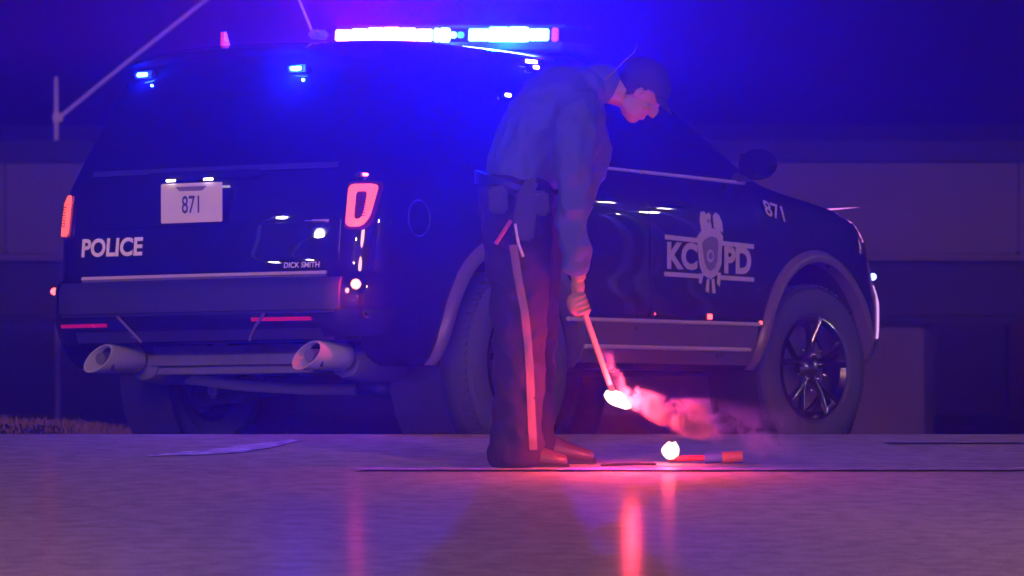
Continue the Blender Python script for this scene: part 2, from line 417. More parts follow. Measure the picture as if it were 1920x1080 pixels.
def patch(name, mf, us, vlo, vhi, nv, m, parent, off=.005, th=.012, smooth=True):
    """curved panel following the body: columns at us, from vlo(u) to vhi(u)"""
    lo = vlo if callable(vlo) else (lambda u: vlo); hi = vhi if callable(vhi) else (lambda u: vhi)
    bm = bmesh.new(); F = []; B = []
    for u in us:
        F.append([bm.verts.new(mf(u, lo(u)+(hi(u)-lo(u))*j/nv, off)) for j in range(nv+1)])
        B.append([bm.verts.new(mf(u, lo(u)+(hi(u)-lo(u))*j/nv, off-th)) for j in range(nv+1)])
    nu = len(us)
    for i in range(nu-1):
        for j in range(nv):
            bm.faces.new((F[i][j], F[i+1][j], F[i+1][j+1], F[i][j+1])); bm.faces.new((B[i][j+1], B[i+1][j+1], B[i+1][j], B[i][j]))
        bm.faces.new((F[i][0], B[i][0], B[i+1][0], F[i+1][0])); bm.faces.new((F[i][nv], F[i+1][nv], B[i+1][nv], B[i][nv]))
    for j in range(nv):
        bm.faces.new((F[0][j], F[0][j+1], B[0][j+1], B[0][j])); bm.faces.new((F[-1][j], B[-1][j], B[-1][j+1], F[-1][j+1]))
    return from_bm(name, bm, m, parent, auto=35)
def lin(a, b, n): return [a+(b-a)*i/n for i in range(n+1)]
def strip(name, mf, pts, w, m, parent, off=.012, r=None):
    """raised bead following surface points (u,v)"""
    P = [mf(u, v, off) for u, v in pts]; bm = bmesh.new(); tube(bm, P, w, 8); return from_bm(name, bm, m, parent, auto=60)
def poly(name, mf, pts, m, parent, off=.006, th=.004):
    bm = bmesh.new(); F = [bm.verts.new(mf(u, v, off)) for u, v in pts]; B = [bm.verts.new(mf(u, v, off-th)) for u, v in pts]
    f = bm.faces.new(F); bmesh.ops.triangulate(bm, faces=[f]); n_ = len(F)
    for k in range(n_): bm.faces.new((F[k], B[k], B[(k+1) % n_], F[(k+1) % n_]))
    return from_bm(name, bm, m, parent)
def ringpoly(name, mf, outer, inner, m, parent, off=.006, th=.02):
    bm = bmesh.new(); n_ = len(outer)
    A = [[bm.verts.new(mf(u, v, d)) for u, v in L_] for L_, d in ((outer, off), (inner, off), (inner, off-th), (outer, off-th))]
    for q in range(4):
        for k in range(n_): bm.faces.new((A[q][k], A[q][(k+1) % n_], A[(q+1) % 4][(k+1) % n_], A[(q+1) % 4][k]))
    return from_bm(name, bm, m, parent, auto=40)
def text(name, s, mf, u0, v0, w, h, m, parent, off=.007, flip=1, bold=.02, shear=0, slope=0):
    c = bpy.data.curves.new('t', 'FONT'); c.body = s; c.size = 1; c.offset = bold; c.resolution_u = 4
    o = bpy.data.objects.new('t', c); COL.objects.link(o); dg = bpy.context.evaluated_depsgraph_get(); dg.update()
    me = bpy.data.meshes.new_from_object(o.evaluated_get(dg)); bpy.data.objects.remove(o)
    X0 = min(v.co.x for v in me.vertices); X1 = max(v.co.x for v in me.vertices); Y0 = min(v.co.y for v in me.vertices); Y1 = max(v.co.y for v in me.vertices)
    for v in me.vertices:
        a = (v.co.x-X0)/(X1-X0); b = (v.co.y-Y0)/(Y1-Y0)
        v.co = mf(u0+flip*(a*w + b*shear), v0+b*h+slope*a, off)
    me.name = name
    return link(name, me, m, parent)

RR, RL, BK = on_right(), on_left(), on_rear()
RW = .60
def arch_lo(cx, base):
    def f(u):
        d = RW+.015; t = d*d-(u-cx)**2
        return max(base, .42+math.sqrt(t)) if t > 0 else base
    return f
ZB = 1.345
def doors(mf):
    d = tag(patch('door', mf, lin(1.50, 2.36, 16), arch_lo(1.19, .665), ZB, 12, M_PAINT, car), None)
    w = patch('window', mf, lin(1.56, 2.33, 8), ZB+.035, 1.79, 6, M_GLASS, d)
    h = strip('handle', mf, [(1.60, 1.225), (1.66, 1.23), (1.80, 1.228), (1.86, 1.222)], [.008, .016, .016, .008], M_PAINT, d, .035)
    d2 = patch('door', mf, lin(2.375, 3.40, 16), lambda u: .665, ZB, 12, M_PAINT, car)
    patch('window', mf, lin(2.40, 3.36, 10), ZB+.035, lambda u: min(1.79, 1.79-(max(0, u-2.66))*.60), 6, M_GLASS, d2)
    strip('handle', mf, [(2.46, 1.215), (2.52, 1.22), (2.68, 1.216), (2.74, 1.21)], [.008, .016, .016, .008], M_PAINT, d2, .035)
    patch('quarter_window', mf, lin(.56, 1.50, 9), lambda u: ZB+.05, lambda u: min(1.79, 1.62+(u-.45)*.5), 6, M_GLASS, car)
    patch('fender_panel', mf, lin(3.415, 4.62, 22), arch_lo(4.0, .43), lambda u: 1.262-max(0, u-3.6)*.10-max(0, u-4.2)*.25, 8, M_PAINT, car, .004)
    strip('window_trim', mf, [(u, ZB+.022-(u-2)*.018) for u in lin(1.5, 2.36, 6)], .008, M_SILVER, car, .012)
    strip('window_trim', mf, [(u, ZB+.022-(u-2)*.018) for u in lin(2.375, 3.35, 8)], .009, M_SILVER, car, .012)
    patch('sill_cladding', mf, lin(1.74, 3.36, 14), .43, .64, 6, M_CLAD, car, .022, .05)
    for v in (.632, .505): strip('sill_molding', mf, [(u, v) for u in lin(1.60 if v > .6 else 1.78, 3.36 if v > .6 else 3.30, 12)], .011, M_CHROME if 0 else M_SILVER, car, .028)
    for cx in (1.19, 4.0):
        a0, a1 = (-.12, PI+.12)
        bm = bmesh.new(); prev = None; N = 40
        for i in range(N+1):
            th = a0+(a1-a0)*i/N; row = []
            for r, dd in ((RA-.004, -.10), (RA-.004, .024), (RA+.02, .034), (RW-.01, .026), (RW+.005, -.002)):
                x = cx+r*math.cos(th); z = max(.405, .42+r*math.sin(th)); row.append(bm.verts.new(mf(x, z, dd)))
            if prev:
                for k in range(4): bm.faces.new((prev[k], prev[k+1], row[k+1], row[k]))
            prev = row
        from_bm('wheel_arch_trim', bm, M_CLAD, car, auto=50)
doors(RR); doors(RL)
bevbox('underbody', (2.85, 0, .44), (3.6, 1.30, .09), M_DARK, car, .02)
for X, s in WH:    # inner wheel wells
    bm = bmesh.new(); lathe(bm, [(RA-.012, s*.64), (RA-.012, s*.93)], 40, 'y', (X, 0, .42))
    from_bm('wheel_well', bm, M_DARK, car)

# rear: liftgate, glass, bumper
lg = patch('liftgate', BK, lin(-.745, .745, 28), lambda u: .835, lambda u: 1.285, 12, M_PAINT, car, .006)
patch('rear_window', BK, lin(-.66, .66, 24), lambda u: 1.335, lambda u: 1.80-.05*(u/.66)**2, 12, M_GLASS, lg, .006)
patch('window_edge', BK, lin(-.70, .70, 24), lambda u: 1.30, lambda u: 1.325, 1, M_PLASTIC, lg, .012)
strip('liftgate_trim', BK, [(u, .822) for u in lin(-.70, .70, 24)], .009, M_SILVER, lg, .012)
strip('liftgate_crease', BK, [(u, 1.052) for u in lin(-.70, .70, 24)], .006, M_PAINT, lg, .008)
bevbox('garnish', (.11, 0, 1.285), (.06, .62, .035), M_PAINT, lg, .01)
for y in (.155, -.06): bevbox('number_plate_lamp', (.070, y+.01, 1.262), (.012, .05, .010), M_LAMPW, lg, .002)
# spoiler
bm = bmesh.new(); prev = None
for i in range(25):
    y = -.70+1.4*i/24; x0 = rear_x(y, 1.86)
    e = (abs(y)/.70)**3*.05
    row = [bm.verts.new(p) for p in ((x0+.25, y, 1.90-e*.6), (x0-.02, y, 1.903-e), (x0-.13, y, 1.875-e), (x0-.135, y, 1.86-e), (x0-.02, y, 1.845-e), (x0+.05, y, 1.83-e))]
    if prev:
        for k in range(6): bm.faces.new((prev[k], prev[(k+1) % 6], row[(k+1) % 6], row[k]))
    else: bm.faces.new(row)
    prev = row
bm.faces.new(prev[::-1]); from_bm('roof_spoiler', bm, M_PAINT, lg, auto=40)
# number plate: slightly tilted holder and plate with digits
def plate_map(u, v, d=0): return Vector((.085-d, u, v))
bm = bmesh.new(); box(bm, (0.078, .052, 1.157), (.008, .352, .182), None, .003)
npl = from_bm('number_plate', bm, M_PLATE, car, auto=40)
text('plate_digits', '871', plate_map, .104, 1.108, .100, .082, M_INK, npl, .0125, -1, .01)
poly('plate_band', plate_map, [(.052+.09, 1.232), (.052-.09, 1.232), (.052-.065, 1.212), (.052+.065, 1.212)], M_GREYV, npl, .0122, .001)
text('police_lettering', 'POLICE', BK, .722, .922, .372, .088, M_WHITE, lg, .0105, -1, .035, 0, .0)
text('dealer_lettering', 'DICK SMITH', BK, -.463, .846, .19, .026, M_WHITE, lg, .0105, -1, .02)
bevbox('model_badge', (rear_x(-.64, 1.06)-.008, -.625, 1.055), (.008, .14, .018), M_SILVER, lg, .004)
bevbox('emblem', (rear_x(.3, 1.15)-.006, .0, 1.15+.0), (.006, .01, .01), M_CHROME, lg, .002)

# tail lamps: a lit ring shaped like a D, dark lens in the middle
def D(u0, u1, v0, v1, ins, sgn, n=9):
    """outline in (y,z); straight inner side at u0, bulging outer side at u1"""
    pts = []; w = u1-u0; h = v1-v0; r = .028
    corners = [(u0, v0), (u0, v1), (u1, v1), (u1-.018, v0+.045), (u1-.045, v0)]
    c = Vector(((u0+u1)/2, (v0+v1)/2))
    P = []
    m_ = len(corners)
    for i, p in enumerate(corners):
        p = Vector(p); a = Vector(corners[i-1]); b = Vector(corners[(i+1) % m_])
        da = (a-p).normalized(); db = (b-p).normalized(); rr = min(r, (a-p).length*.45, (b-p).length*.45)
        for k in range(5):
            t = k/4; q = (p+da*rr)*(1-t)**2+p*2*t*(1-t)+(p+db*rr)*t*t; P.append(q)
    return [(sgn*(c.x+(q.x-c.x)*(1-2*ins/w)), c.y+(q.y-c.y)*(1-2*ins/h)) for q in P]
for s in (-1, 1):
    ta, tb = (.785, .90) if s < 0 else (.815, .955)
    t = poly('tail_lamp', BK, D(ta-.012, tb+.012, 1.012, 1.232, 0, s), M_TAILD, car, .012, .03)
    ringpoly('lit_ring', BK, D(ta, tb, 1.026, 1.220, 0, s), D(ta, tb, 1.026, 1.220, .034, s), M_TAIL, t, .022, .008)
    for k in range(8):
        v = 1.075+k*.0125; bevbox('lens_rib', BK(s*(.845), v, .0155), (.006, .05, .004), M_TAILD, t, 0)
    # bumper reflectors, corner lamp
    patch('bumper_reflector', BK, lin(s*.34, s*.66, 8) if s < 0 else lin(.50, .80, 8), .605 if s < 0 else .592, .622 if s < 0 else .609, 1, M_REFLECTOR, car, .008)
    y = -.862 if s < 0 else .955
    zl = .765 if s < 0 else .775
    p = BK(s*.86, zl, .0) if s < 0 else Vector((.33, 1.03, .775))
    l = bevbox('corner_lamp', p-Vector((0, s*.025, 0)), (.03, .08, .03), M_PLASTIC, car, .008)
    bm = bmesh.new(); bmesh.ops.create_icosphere(bm, subdivisions=2, radius=.024 if s < 0 else .018)
    for v in bm.verts: v.co += p+Vector((-.022, s*.012, 0))
    from_bm('bulb', bm, M_REDLED if s < 0 else M_REDLED2, l, smooth=True)
    point('corner_lamp_light', p+Vector((-.05, s*.03, 0)), (1, .03, .10), 6 if s < 0 else .8, .006, car)
bevbox('side_warning_lamp', RR(.20, 1.262, .0), (.10, .03, .022), M_PLASTIC, car, .006)
bevbox('side_warning_lens', RR(.20, 1.262, .018), (.06, .006, .014), emis('red_lens_lit', (1, .15, .12), 6), car, .003)
# bumper face: lower dark valance with step and licence recess
patch('bumper_cover', BK, lin(-.80, .80, 30), .655, .80, 5, M_PLASTIC, car, .014, .03)
patch('bumper_valance', BK, lin(-.70, .70, 30), lambda u: .522, .57, 3, M_PLASTIC, car, .010, .03)
strip('bumper_line', BK, [(u, .645) for u in lin(-.78, .78, 26)], .006, M_PLASTIC, car, .012)
for s in (-1, 1): strip('bumper_crease', BK, [(s*.42, .64), (s*.36, .58), (s*.31, .52)], .007, M_CLAD, car, .014)
bevbox('tow_hook_cover', (.035, .12, .545), (.02, .5, .02), M_CLAD, car, .006)

# exhausts and rear underside
for s, yy in ((1, .525), (-1, -.665)):
    bm = bmesh.new()
    r = lathe(bm, [(.046, .10), (.058, -.10), (.061, -.115), (.066, -.115), (.068, -.10), (.068, .20), (.060, .22), (.035, .23)], 36, 'x', (.05, yy, .448))
    bm.faces.new(r[-1])
    for v in bm.verts:
        if v.co.x < .0: v.co.x += .075*(1+(v.co.z-.448)/.068)*.9 - .02
    tip = from_bm('exhaust_tip', bm, M_TIP, car, auto=40)
    bm = bmesh.new(); lathe(bm, [(.052, .02), (.048, .08), (.045, .09), (.0001, .095)], 32, 'x', (.05, yy, .448)); from_bm('tip_liner', bm, M_DARK, tip, auto=40)
    pipe('inner_pipe', [(.0, yy, .448), (.2, yy, .448)], .028, M_STEEL, tip, 16)
    bevbox('tip_bracket', (.02, yy-.055, .43), (.012, .015, .07), M_DARK, tip, .003)
    bm = bmesh.new(); r = lathe(bm, [(.03, .27), (.078, .285), (.094, .33), (.105, .45), (.105, .80), (.085, .84), (.03, .85)], 28, 'x', (.02, yy-.02*s, .415))
    bm.faces.new(r[0]); bm.faces.new(r[-1])
    for v in bm.verts: v.co.z = .415+(v.co.z-.415)*.82
    from_bm('muffler', bm, M_STEEL, car, auto=40)
pipe('exhaust_pipe', [(.55, .45, .36), (.70, .25, .325), (.85, 0, .305), (.95, -.25, .30)], .026, M_TIP, car, 12)
bevbox('rear_tank', (.55, 0, .44), (.55, 1.0, .13), M_STEEL, car, .04)
bm = bmesh.new(); tube(bm, [(1.12, .72, .33), (1.05, .5, .30), (1.0, .2, .33), (1.0, -.2, .33), (1.05, -.5, .30), (1.12, -.72, .33)], [.05, .06, .045, .045, .06, .05], 10)
from_bm('rear_subframe', bm, M_STEEL, car, auto=60)
for s in (-1, 1):
    bm = bmesh.new(); tube(bm, [(.92, s*.30, .345), (1.0, s*.5, .30), (1.08, s*.76, .29)], [.04, .055, .06], 10); from_bm('suspension_arm', bm, M_STEEL, car, auto=60)
    bm = bmesh.new(); tube(bm, [(1.02, s*.56, .28), (1.02, s*.58, .62)], [.05, .055], 12); from_bm('damper', bm, M_STEEL, car, auto=60)
bevbox('hub_bracket', (1.0, .60, .33), (.12, .05, .12), M_TIP, car, .015)

# wheels
def wheel(X, s, steer=0):
    w = bpy.data.objects.new('wheel', None); COL.objects.link(w); w.parent = car; w.location = (X, s*(.865 if X > 3 else .885), .42); w.scale = (1, 1 if X > 3 else 1.22, 1)
    w.rotation_euler = (0, 0, (0 if s < 0 else PI)+steer)        # local -y is the outside
    bm = bmesh.new()
    r = lathe(bm, [(.262, -.085), (.285, -.112), (.33, -.125), (.375, -.120), (.402, -.105), (.416, -.075), (.422, -.03), (.422, .03), (.416, .08), (.40, .105), (.34, .12), (.262, .09)], 72, 'y')
    from_bm('tyre', bm, M_RUBBER, w, auto=30)
    # tread grooves
    bm = bmesh.new()
    for y in (-.05, 0, .05):
        pass
    for k in range(64):
        th = 2*PI*k/64
        for y0 in (-.088, .045):
            Rm = Matrix.Rotation(-th, 3, 'Y'); box(bm, Rm @ Vector((.4235, y0+.022, 0)), (.008, .05, .024), Rm)
    g = from_bm('tread_blocks', bm, M_RUBBER, w); g['kind'] = 'stuff'
    bm = bmesh.new()
    r = lathe(bm, [(.262, .09), (.235, .085), (.225, .0), (.235, -.085), (.255, -.108), (.264, -.106), (.262, -.085)], 56, 'y')
    rim = from_bm('rim', bm, M_RIM, w, auto=30)
    bm = bmesh.new(); r = lathe(bm, [(.22, .02), (.0001, .03)], 40, 'y'); from_bm('brake_disc', bm, M_STEEL, w)
    sp = None
    for k in range(5):
        for dth in (-.16, .16):
            th = 2*PI*k/5+.3
            d1 = Vector((math.cos(th+dth*.5), 0, math.sin(th+dth*.5))); d2 = Vector((math.cos(th+dth*1.35), 0, math.sin(th+dth*1.35)))
            bm = bmesh.new(); tube(bm, [d1*.05+Vector((0, -.060, 0)), d1*.13+Vector((0, -.078, 0)), d2*.25+Vector((0, -.098, 0))], [.020, .016, .019], 8)
            o = from_bm('spoke', bm, M_RIM, w, auto=60)
    bm = bmesh.new(); r = lathe(bm, [(.085, -.04), (.08, -.075), (.06, -.088), (.045, -.096), (.02, -.104), (.0001, -.105)], 32, 'y'); from_bm('hub_cap', bm, M_CHROME, w, auto=30)
    for k in range(10):
        th = 2*PI*k/10+.3+PI/5
        bm = bmesh.new(); bmesh.ops.create_icosphere(bm, subdivisions=2, radius=.013)
        rr_ = .068 if k % 2 else .112
        for v in bm.verts: v.co += Vector((rr_*math.cos(th), -.094 if k % 2 else -.086, rr_*math.sin(th)))
        from_bm('wheel_nut', bm, M_CHROME, w, smooth=True)
    return w
for X, s in WH: wheel(X, s, math.radians(-9) if X > 3 else 0)

# door mirrors
for s in (-1, 1):
    bm = bmesh.new(); bmesh.ops.create_uvsphere(bm, u_segments=20, v_segments=12, radius=1)
    for v in bm.verts:
        v.co.x = max(v.co.x, -.45); v.co = Vector((v.co.x*.08+3.28, s*1.06+v.co.y*.105, v.co.z*.078+1.43))
    mi = from_bm('door_mirror', bm, M_PAINT, car, auto=35)
    bevbox('mirror_glass', (3.242, s*1.06, 1.43), (.006, .16, .11), M_GLASS, mi, .002)
    bevbox('mirror_arm', (3.29, s*.97, 1.37), (.07, .12, .045), M_PLASTIC, mi, .012)

# markings on the side
def both(fn): fn(RR, 1); 
text('unit_number', '871', RR, 3.485, 1.185, .19, .082, M_SILVER, car, .0105, 1, .02, -.02, -.03)
b = empty('door_badge', (0, 0, 0), parent=car)
patch('badge_bar', RR, lin(2.505, 2.80, 5), lambda u: 1.035-(u-2.5)*.028, lambda u: 1.058-(u-2.5)*.028, 1, M_SILVER, b, .0095, .004)
patch('badge_bar', RR, lin(3.045, 3.352, 5), lambda u: 1.035-(u-2.5)*.028, lambda u: 1.058-(u-2.5)*.028, 1, M_SILVER, b, .0095, .004)
patch('badge_bar', RR, lin(2.50, 2.82, 5), lambda u: .855-(u-2.5)*.01, lambda u: .877-(u-2.5)*.01, 1, M_SILVER, b, .0095, .004)
patch('badge_bar', RR, lin(3.035, 3.352, 5), lambda u: .855-(u-2.5)*.01, lambda u: .877-(u-2.5)*.01, 1, M_SILVER, b, .0095, .004)
text('badge_letters', 'KC', RR, 2.520, .890, .285, .135, M_SILVER, b, .0095, 1, .045)
text('badge_letters', 'PD', RR, 3.060, .882, .265, .135, M_SILVER, b, .0095, 1, .045)
def B(px, py): return (2.923+(px-1334)/198., .977-(py-475)/400.)
shield = [(1318, 432), (1310, 445), (1313, 470), (1316, 500), (1322, 518), (1335, 526), (1348, 516), (1356, 495), (1357, 462), (1359, 440), (1352, 428), (1335, 424)]
inner = [(1325, 447), (1319, 455), (1321, 474), (1324, 493), (1328, 505), (1335, 510), (1343, 503), (1348, 488), (1349, 466), (1349, 450), (1345, 443), (1335, 441)]
poly('badge_shield', RR, [B(*q) for q in shield], M_SILVER, b, .0095, .004)
poly('badge_field', RR, [B(*q) for q in inner], M_GREYV, b, .0115, .002)
ci = [(2.923+.033*math.cos(2*PI*k/20), .965+.032*math.sin(2*PI*k/20)) for k in range(20)]
poly('badge_seal', RR, ci, M_SILVER, b, .0135, .002)
ci = [(2.923+.02*math.cos(2*PI*k/16), .965+.018*math.sin(2*PI*k/16)) for k in range(16)]
poly('badge_seal_centre', RR, ci, M_GREYV, b, .0150, .002)
poly('badge_crest', RR, [B(*q) for q in ((1319, 431), (1317, 412), (1319, 394), (1325, 392), (1329, 399), (1333, 394), (1337, 398), (1336, 412), (1338, 423))], M_SILVER, b, .0095, .004)
poly('badge_crest', RR, [B(*q) for q in ((1343, 424), (1342, 400), (1347, 393), (1353, 398), (1358, 412), (1359, 432))], M_SILVER, b, .0095, .004)
for q in ([(1322, 517), (1318, 536), (1314, 534), (1315, 515)], [(1329, 526), (1333, 526), (1330, 553), (1325, 550)], [(1338, 526), (1342, 524), (1343, 553), (1338, 554)], [(1350, 512), (1355, 512), (1352, 540), (1348, 534)]):
    poly('badge_tail', RR, [B(*k) for k in q], M_SILVER, b, .0095, .004)
for q in ((1326, 452, 1331, 458), (1338, 450, 1343, 456), (1329, 408, 1333, 414)):
    poly('badge_detail', RR, [B(q[0], q[1]), B(q[2], q[1]), B(q[2], q[3]), B(q[0], q[3])], M_GREYV, b, .0135, .002)
# fuel door seam, fender lamp, front corner, rear side window lamps
bm = bmesh.new(); lathe(bm, [(.078, 0), (.082, .006), (.086, 0)], 28, 'y', (0, 0, 0))
for v in bm.verts: v.co = RR(.44+v.co.x, 1.07+v.co.z, .002+v.co.y)
from_bm('fuel_door_seam', bm, M_PLASTIC, car)
def headlamp(mf):
    h = patch('headlamp', mf, lin(4.50, 4.80, 8), lambda u: 1.02, lambda u: 1.18-(u-4.5)*.25, 4, M_CHROME, car, .012, .03)
headlamp(RR); headlamp(RL)
patch('front_bumper_corner', RR, lin(4.62, 4.83, 6), .50, .98, 8, M_CLAD, car, .012, .03)
patch('front_bumper_corner', RL, lin(4.62, 4.83, 6), .50, .98, 8, M_CLAD, car, .012, .03)

# roof light bar
lb = bpy.data.objects.new('light_bar', None); COL.objects.link(lb); lb.parent = car; lb.location = (2.12, -.05, 1.985); lb.rotation_euler = (math.radians(2.6), 0, 0)
bm = bmesh.new(); box(bm, (0, 0, .0), (.28, 1.40, .05), None, .012)
from_bm('light_bar_base', bm, M_DARK, lb, auto=40)
bevbox('light_bar_cover', (0.02, 0, .105), (.22, 1.36, .014), M_DARK, lb, .005)
for s in (-1, 1): bevbox('light_bar_foot', (0, s*.52, -.04), (.12, .06, .05), M_DARK, lb, .01)
def led(y0, y1, m, zc=.060, h=.068):
    return bevbox('lens', (-.115, (y0+y1)/2, zc), (.03, abs(y1-y0), h), m, lb, .006)
for k in range(6):
    y1 = .665-k*.098; led(y1, y1-.086, M_BARRED, .060, (.056, .066, .076, .080, .072, .060)[k])
led(.07, .045, M_BARBLUE); led(.035, -.015, M_BARWHITE); led(-.03, -.055, M_BARBLUE, h=.03); led(-.07, -.10, M_BLUEDIM, h=.03)
for k in range(4):
    y1 = -.135-k*.118; led(y1, y1-.106, M_BARBLUE if k != 2 else M_BARWHITE, .060, (.062, .078, .074, .060)[k])
led(-.62, -.65, emis('dim_red_lens', (1, .12, .3), .5))
area('light_bar_red', (-.15, .37, .055), .56, .05, (1, .002, .28), 44, lb)
area('light_bar_blue', (-.15, -.36, .055), .46, .05, (.0004, .0004, 1), 900, lb)
point('light_bar_cyan', (-.20, -.35, .055), (.02, .55, 1), 9, .03, lb)
point('light_bar_cyan', (-.20, .01, .055), (.1, .6, 1), 4, .02, lb)

# rear window warning lamps
for y, z, s in ((.566, 1.785, .8), (-.348, 1.772, 1.0)):
    p = BK(y, z, .02)
    h = bevbox('window_lamp', p, (.03, .11, .035), M_DARK, car, .006)
    bevbox('window_lamp_lens', p+Vector((-.02, 0, 0)), (.008, .065, .02), M_BLUELED, h, .004)
    point('window_lamp_light', p+Vector((-.045, 0, 0)), (.002, .010, 1), 120 if s == 1 else 22, .006, car)
# antennas
an = bevbox('antenna_base', (.70, -.22, 1.955), (.10, .06, .045), M_GREYV, car, .012)
pipe('antenna_whip', [(.70, -.185, 1.97), (.66, -.06, 2.28), (.60, .08, 2.62)], .007, M_SILVER, an, 8)
bm = bmesh.new()
vs = [bm.verts.new(p) for p in ((.63, .30, 1.89), (.70, .30, 1.89), (.655, .30, 1.99), (.635, .30, 1.99), (.63, .28, 1.89), (.70, .28, 1.89), (.655, .28, 1.99), (.635, .28, 1.99))]
for q in ((0, 1, 2, 3), (7, 6, 5, 4), (0, 4, 5, 1), (1, 5, 6, 2), (2, 6, 7, 3), (3, 7, 4, 0)): bm.faces.new([vs[k] for k in q])
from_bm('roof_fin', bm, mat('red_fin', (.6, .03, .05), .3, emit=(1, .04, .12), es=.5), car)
# glints along the right side, put in as small glowing pieces
M_SIDE = emis('side_red_glint', (1, .08, .06), 4)
for u, v, w_ in ((2.88, .668, .045), (3.375, .645, .028), (3.47, .64, .014), (2.37, .672, .012)):  # flare glints on the sill, built as red emitters
    h = bevbox('sill_glint_back', RR(u, v-.004, .015), (w_*1.5, .02, .03), M_DARK, car, .004)
    bevbox('sill_glint', RR(u, v-.004, .027), (w_, .006, w_*.5+.004), M_SIDE, h, .002)
for u, v, w_, m_ in ((1.66, 1.862, .10, M_WARMW), (1.68, 1.835, .05, M_WARMW), (1.36, 1.683, .05, M_WARMW)):  # side glass reflections, drawn as emissive bits
    h = bevbox('side_glint_back', RR(u, v, .015), (w_*1.3, .02, .028), M_DARK, car, .004)
    bevbox('side_glint', RR(u, v, .027), (w_, .006, .016), m_, h, .003)
M_PINKL = emis('pink_edge_glow', (1, .30, .75), 1.1); M_PINKL2 = emis('violet_edge_glow', (.85, .45, 1), .95)  # light caught on the front edges, put in as glowing strips
patch('front_lit_edge', RR, [4.50, 4.515, 4.53, 4.545], lambda u: 1.235-(u-4.50)*3.4, lambda u: 1.262-(u-4.50)*1.2, 3, M_PINKL, car, .014, .02)
patch('front_lit_edge', RR, lin(4.655, 4.685, 3), .58, .86, 6, M_PINKL2, car, .018, .02)
bm = bmesh.new(); bmesh.ops.create_icosphere(bm, subdivisions=2, radius=.02)
for v in bm.verts: v.co += RR(4.70, .905, .02)
from_bm('corner_strobe', bm, emis('blue_strobe', (.25, .35, 1), 5), car, smooth=True)

# ------------------------------------------------------------ officer (local: x = facing, y = away from the camera, z = up; metres)
OFF = Vector((.032, 20.49, 0))
def px(x, y): return ((x-975)/463.6, (875-y)/463.6)
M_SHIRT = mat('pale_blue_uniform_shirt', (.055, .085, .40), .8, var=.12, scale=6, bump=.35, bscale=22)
M_TROUS = mat('dark_navy_trousers', (.022, .014, .022), .85, var=.2, scale=8, bump=.4, bscale=16)
M_STRIPE = mat('trouser_stripe', (.17, .12, .12), .7)
M_SKIN = mat('skin', (.33, .18, .15), .5, var=.08, scale=20)
M_HAIR = mat('dark_hair', (.02, .015, .012), .7, bump=.5, bscale=150)
M_CAP = mat('dark_cap', (.018, .018, .03), .75, bump=.2, bscale=80)
M_LEATHER = mat('black_leather', (.015, .015, .018), .35)
M_SHOE = mat('dark_brown_leather_shoe', (.09, .05, .045), .38)
off = empty('person', OFF); tag(off, 'police officer in pale shirt, dark striped trousers and cap bending to lower a burning flare', 'person')

def loft(bm, rings, n=20, sub=4):
    """rings: (x,y,z, ra, rb): ra radius in the xz plane, rb radius along y; smooth along the spine, rounded ends"""
    P = []
    for i in range(len(rings)-1):
        a, b = rings[i], rings[i+1]; p0 = rings[max(0, i-1)]; p3 = rings[min(len(rings)-1, i+2)]
        for k in range(sub):
            t = k/sub
            P.append([.5*((2*a[q])+(-p0[q]+b[q])*t+(2*p0[q]-5*a[q]+4*b[q]-p3[q])*t*t+(-p0[q]+3*a[q]-3*b[q]+p3[q])*t**3) for q in range(5)])
    P.append(list(rings[-1]))
    def cap(p, q, out):
        d = (Vector(p[:3])-Vector(q[:3])).normalized(); r = p[3]
        L_ = [[*(Vector(p[:3])+d*r*f*.75), p[3]*g, p[4]*g] for f, g in ((.35, .93), (.7, .71), (.9, .43), (.99, .12))]
        return L_[::-1] if out else L_
    P = cap(P[0], P[1], True)+P+cap(P[-1], P[-2], False)
    V_ = []
    for i, p in enumerate(P):
        t = Vector(P[min(i+1, len(P)-1)][:3])-Vector(P[max(i-1, 0)][:3]); t.y *= .3; t.normalize()
        a = Vector((t.z, 0, -t.x)).normalized(); b = a.cross(t).normalized()
        V_.append([bm.verts.new(Vector(p[:3])+a*math.cos(2*PI*k/n)*p[3]+b*math.sin(2*PI*k/n)*p[4]) for k in range(n)])
    for A, B_ in zip(V_, V_[1:]):
        for k in range(n): bm.faces.new((A[k], A[(k+1) % n], B_[(k+1) % n], B_[k]))
    bm.faces.new(V_[0][::-1]); bm.faces.new(V_[-1])
def ell(bm, c, r, R=None, n=20):
    g = bmesh.ops.create_uvsphere(bm, u_segments=n, v_segments=n//2+2, radius=1)
    for v in g['verts']:
        p = Vector((v.co.x*r[0], v.co.y*r[1], v.co.z*r[2])); v.co = (R @ p if R else p)+Vector(c)
def remesh(name, bm, m, vox, parent, smooth=4, fold=None):
    bmesh.ops.recalc_face_normals(bm, faces=bm.faces)
    me = bpy.data.meshes.new(name); bm.to_mesh(me); bm.free()
    o = bpy.data.objects.new(name, me); COL.objects.link(o)
    md = o.modifiers.new('r', 'REMESH'); md.mode = 'VOXEL'; md.voxel_size = vox
    md = o.modifiers.new('s', 'SMOOTH'); md.iterations = smooth; md.factor = .5
    dg = bpy.context.evaluated_depsgraph_get(); dg.update()
    m2 = bpy.data.meshes.new_from_object(o.evaluated_get(dg)); o.modifiers.clear(); o.data = m2; bpy.data.meshes.remove(me)
    if fold:
        m2.update()
        for v, nn in zip(m2.vertices, [v.normal.copy() for v in m2.vertices]): v.co += nn*fold(v.co)
    m2.materials.clear(); m2.materials.append(m)
    for p in m2.polygons: p.use_smooth = True
    m2.name = name; o.parent = parent
    return o
def J(x, y, dy=0): a, b_ = px(x, y); return (a, dy, b_)

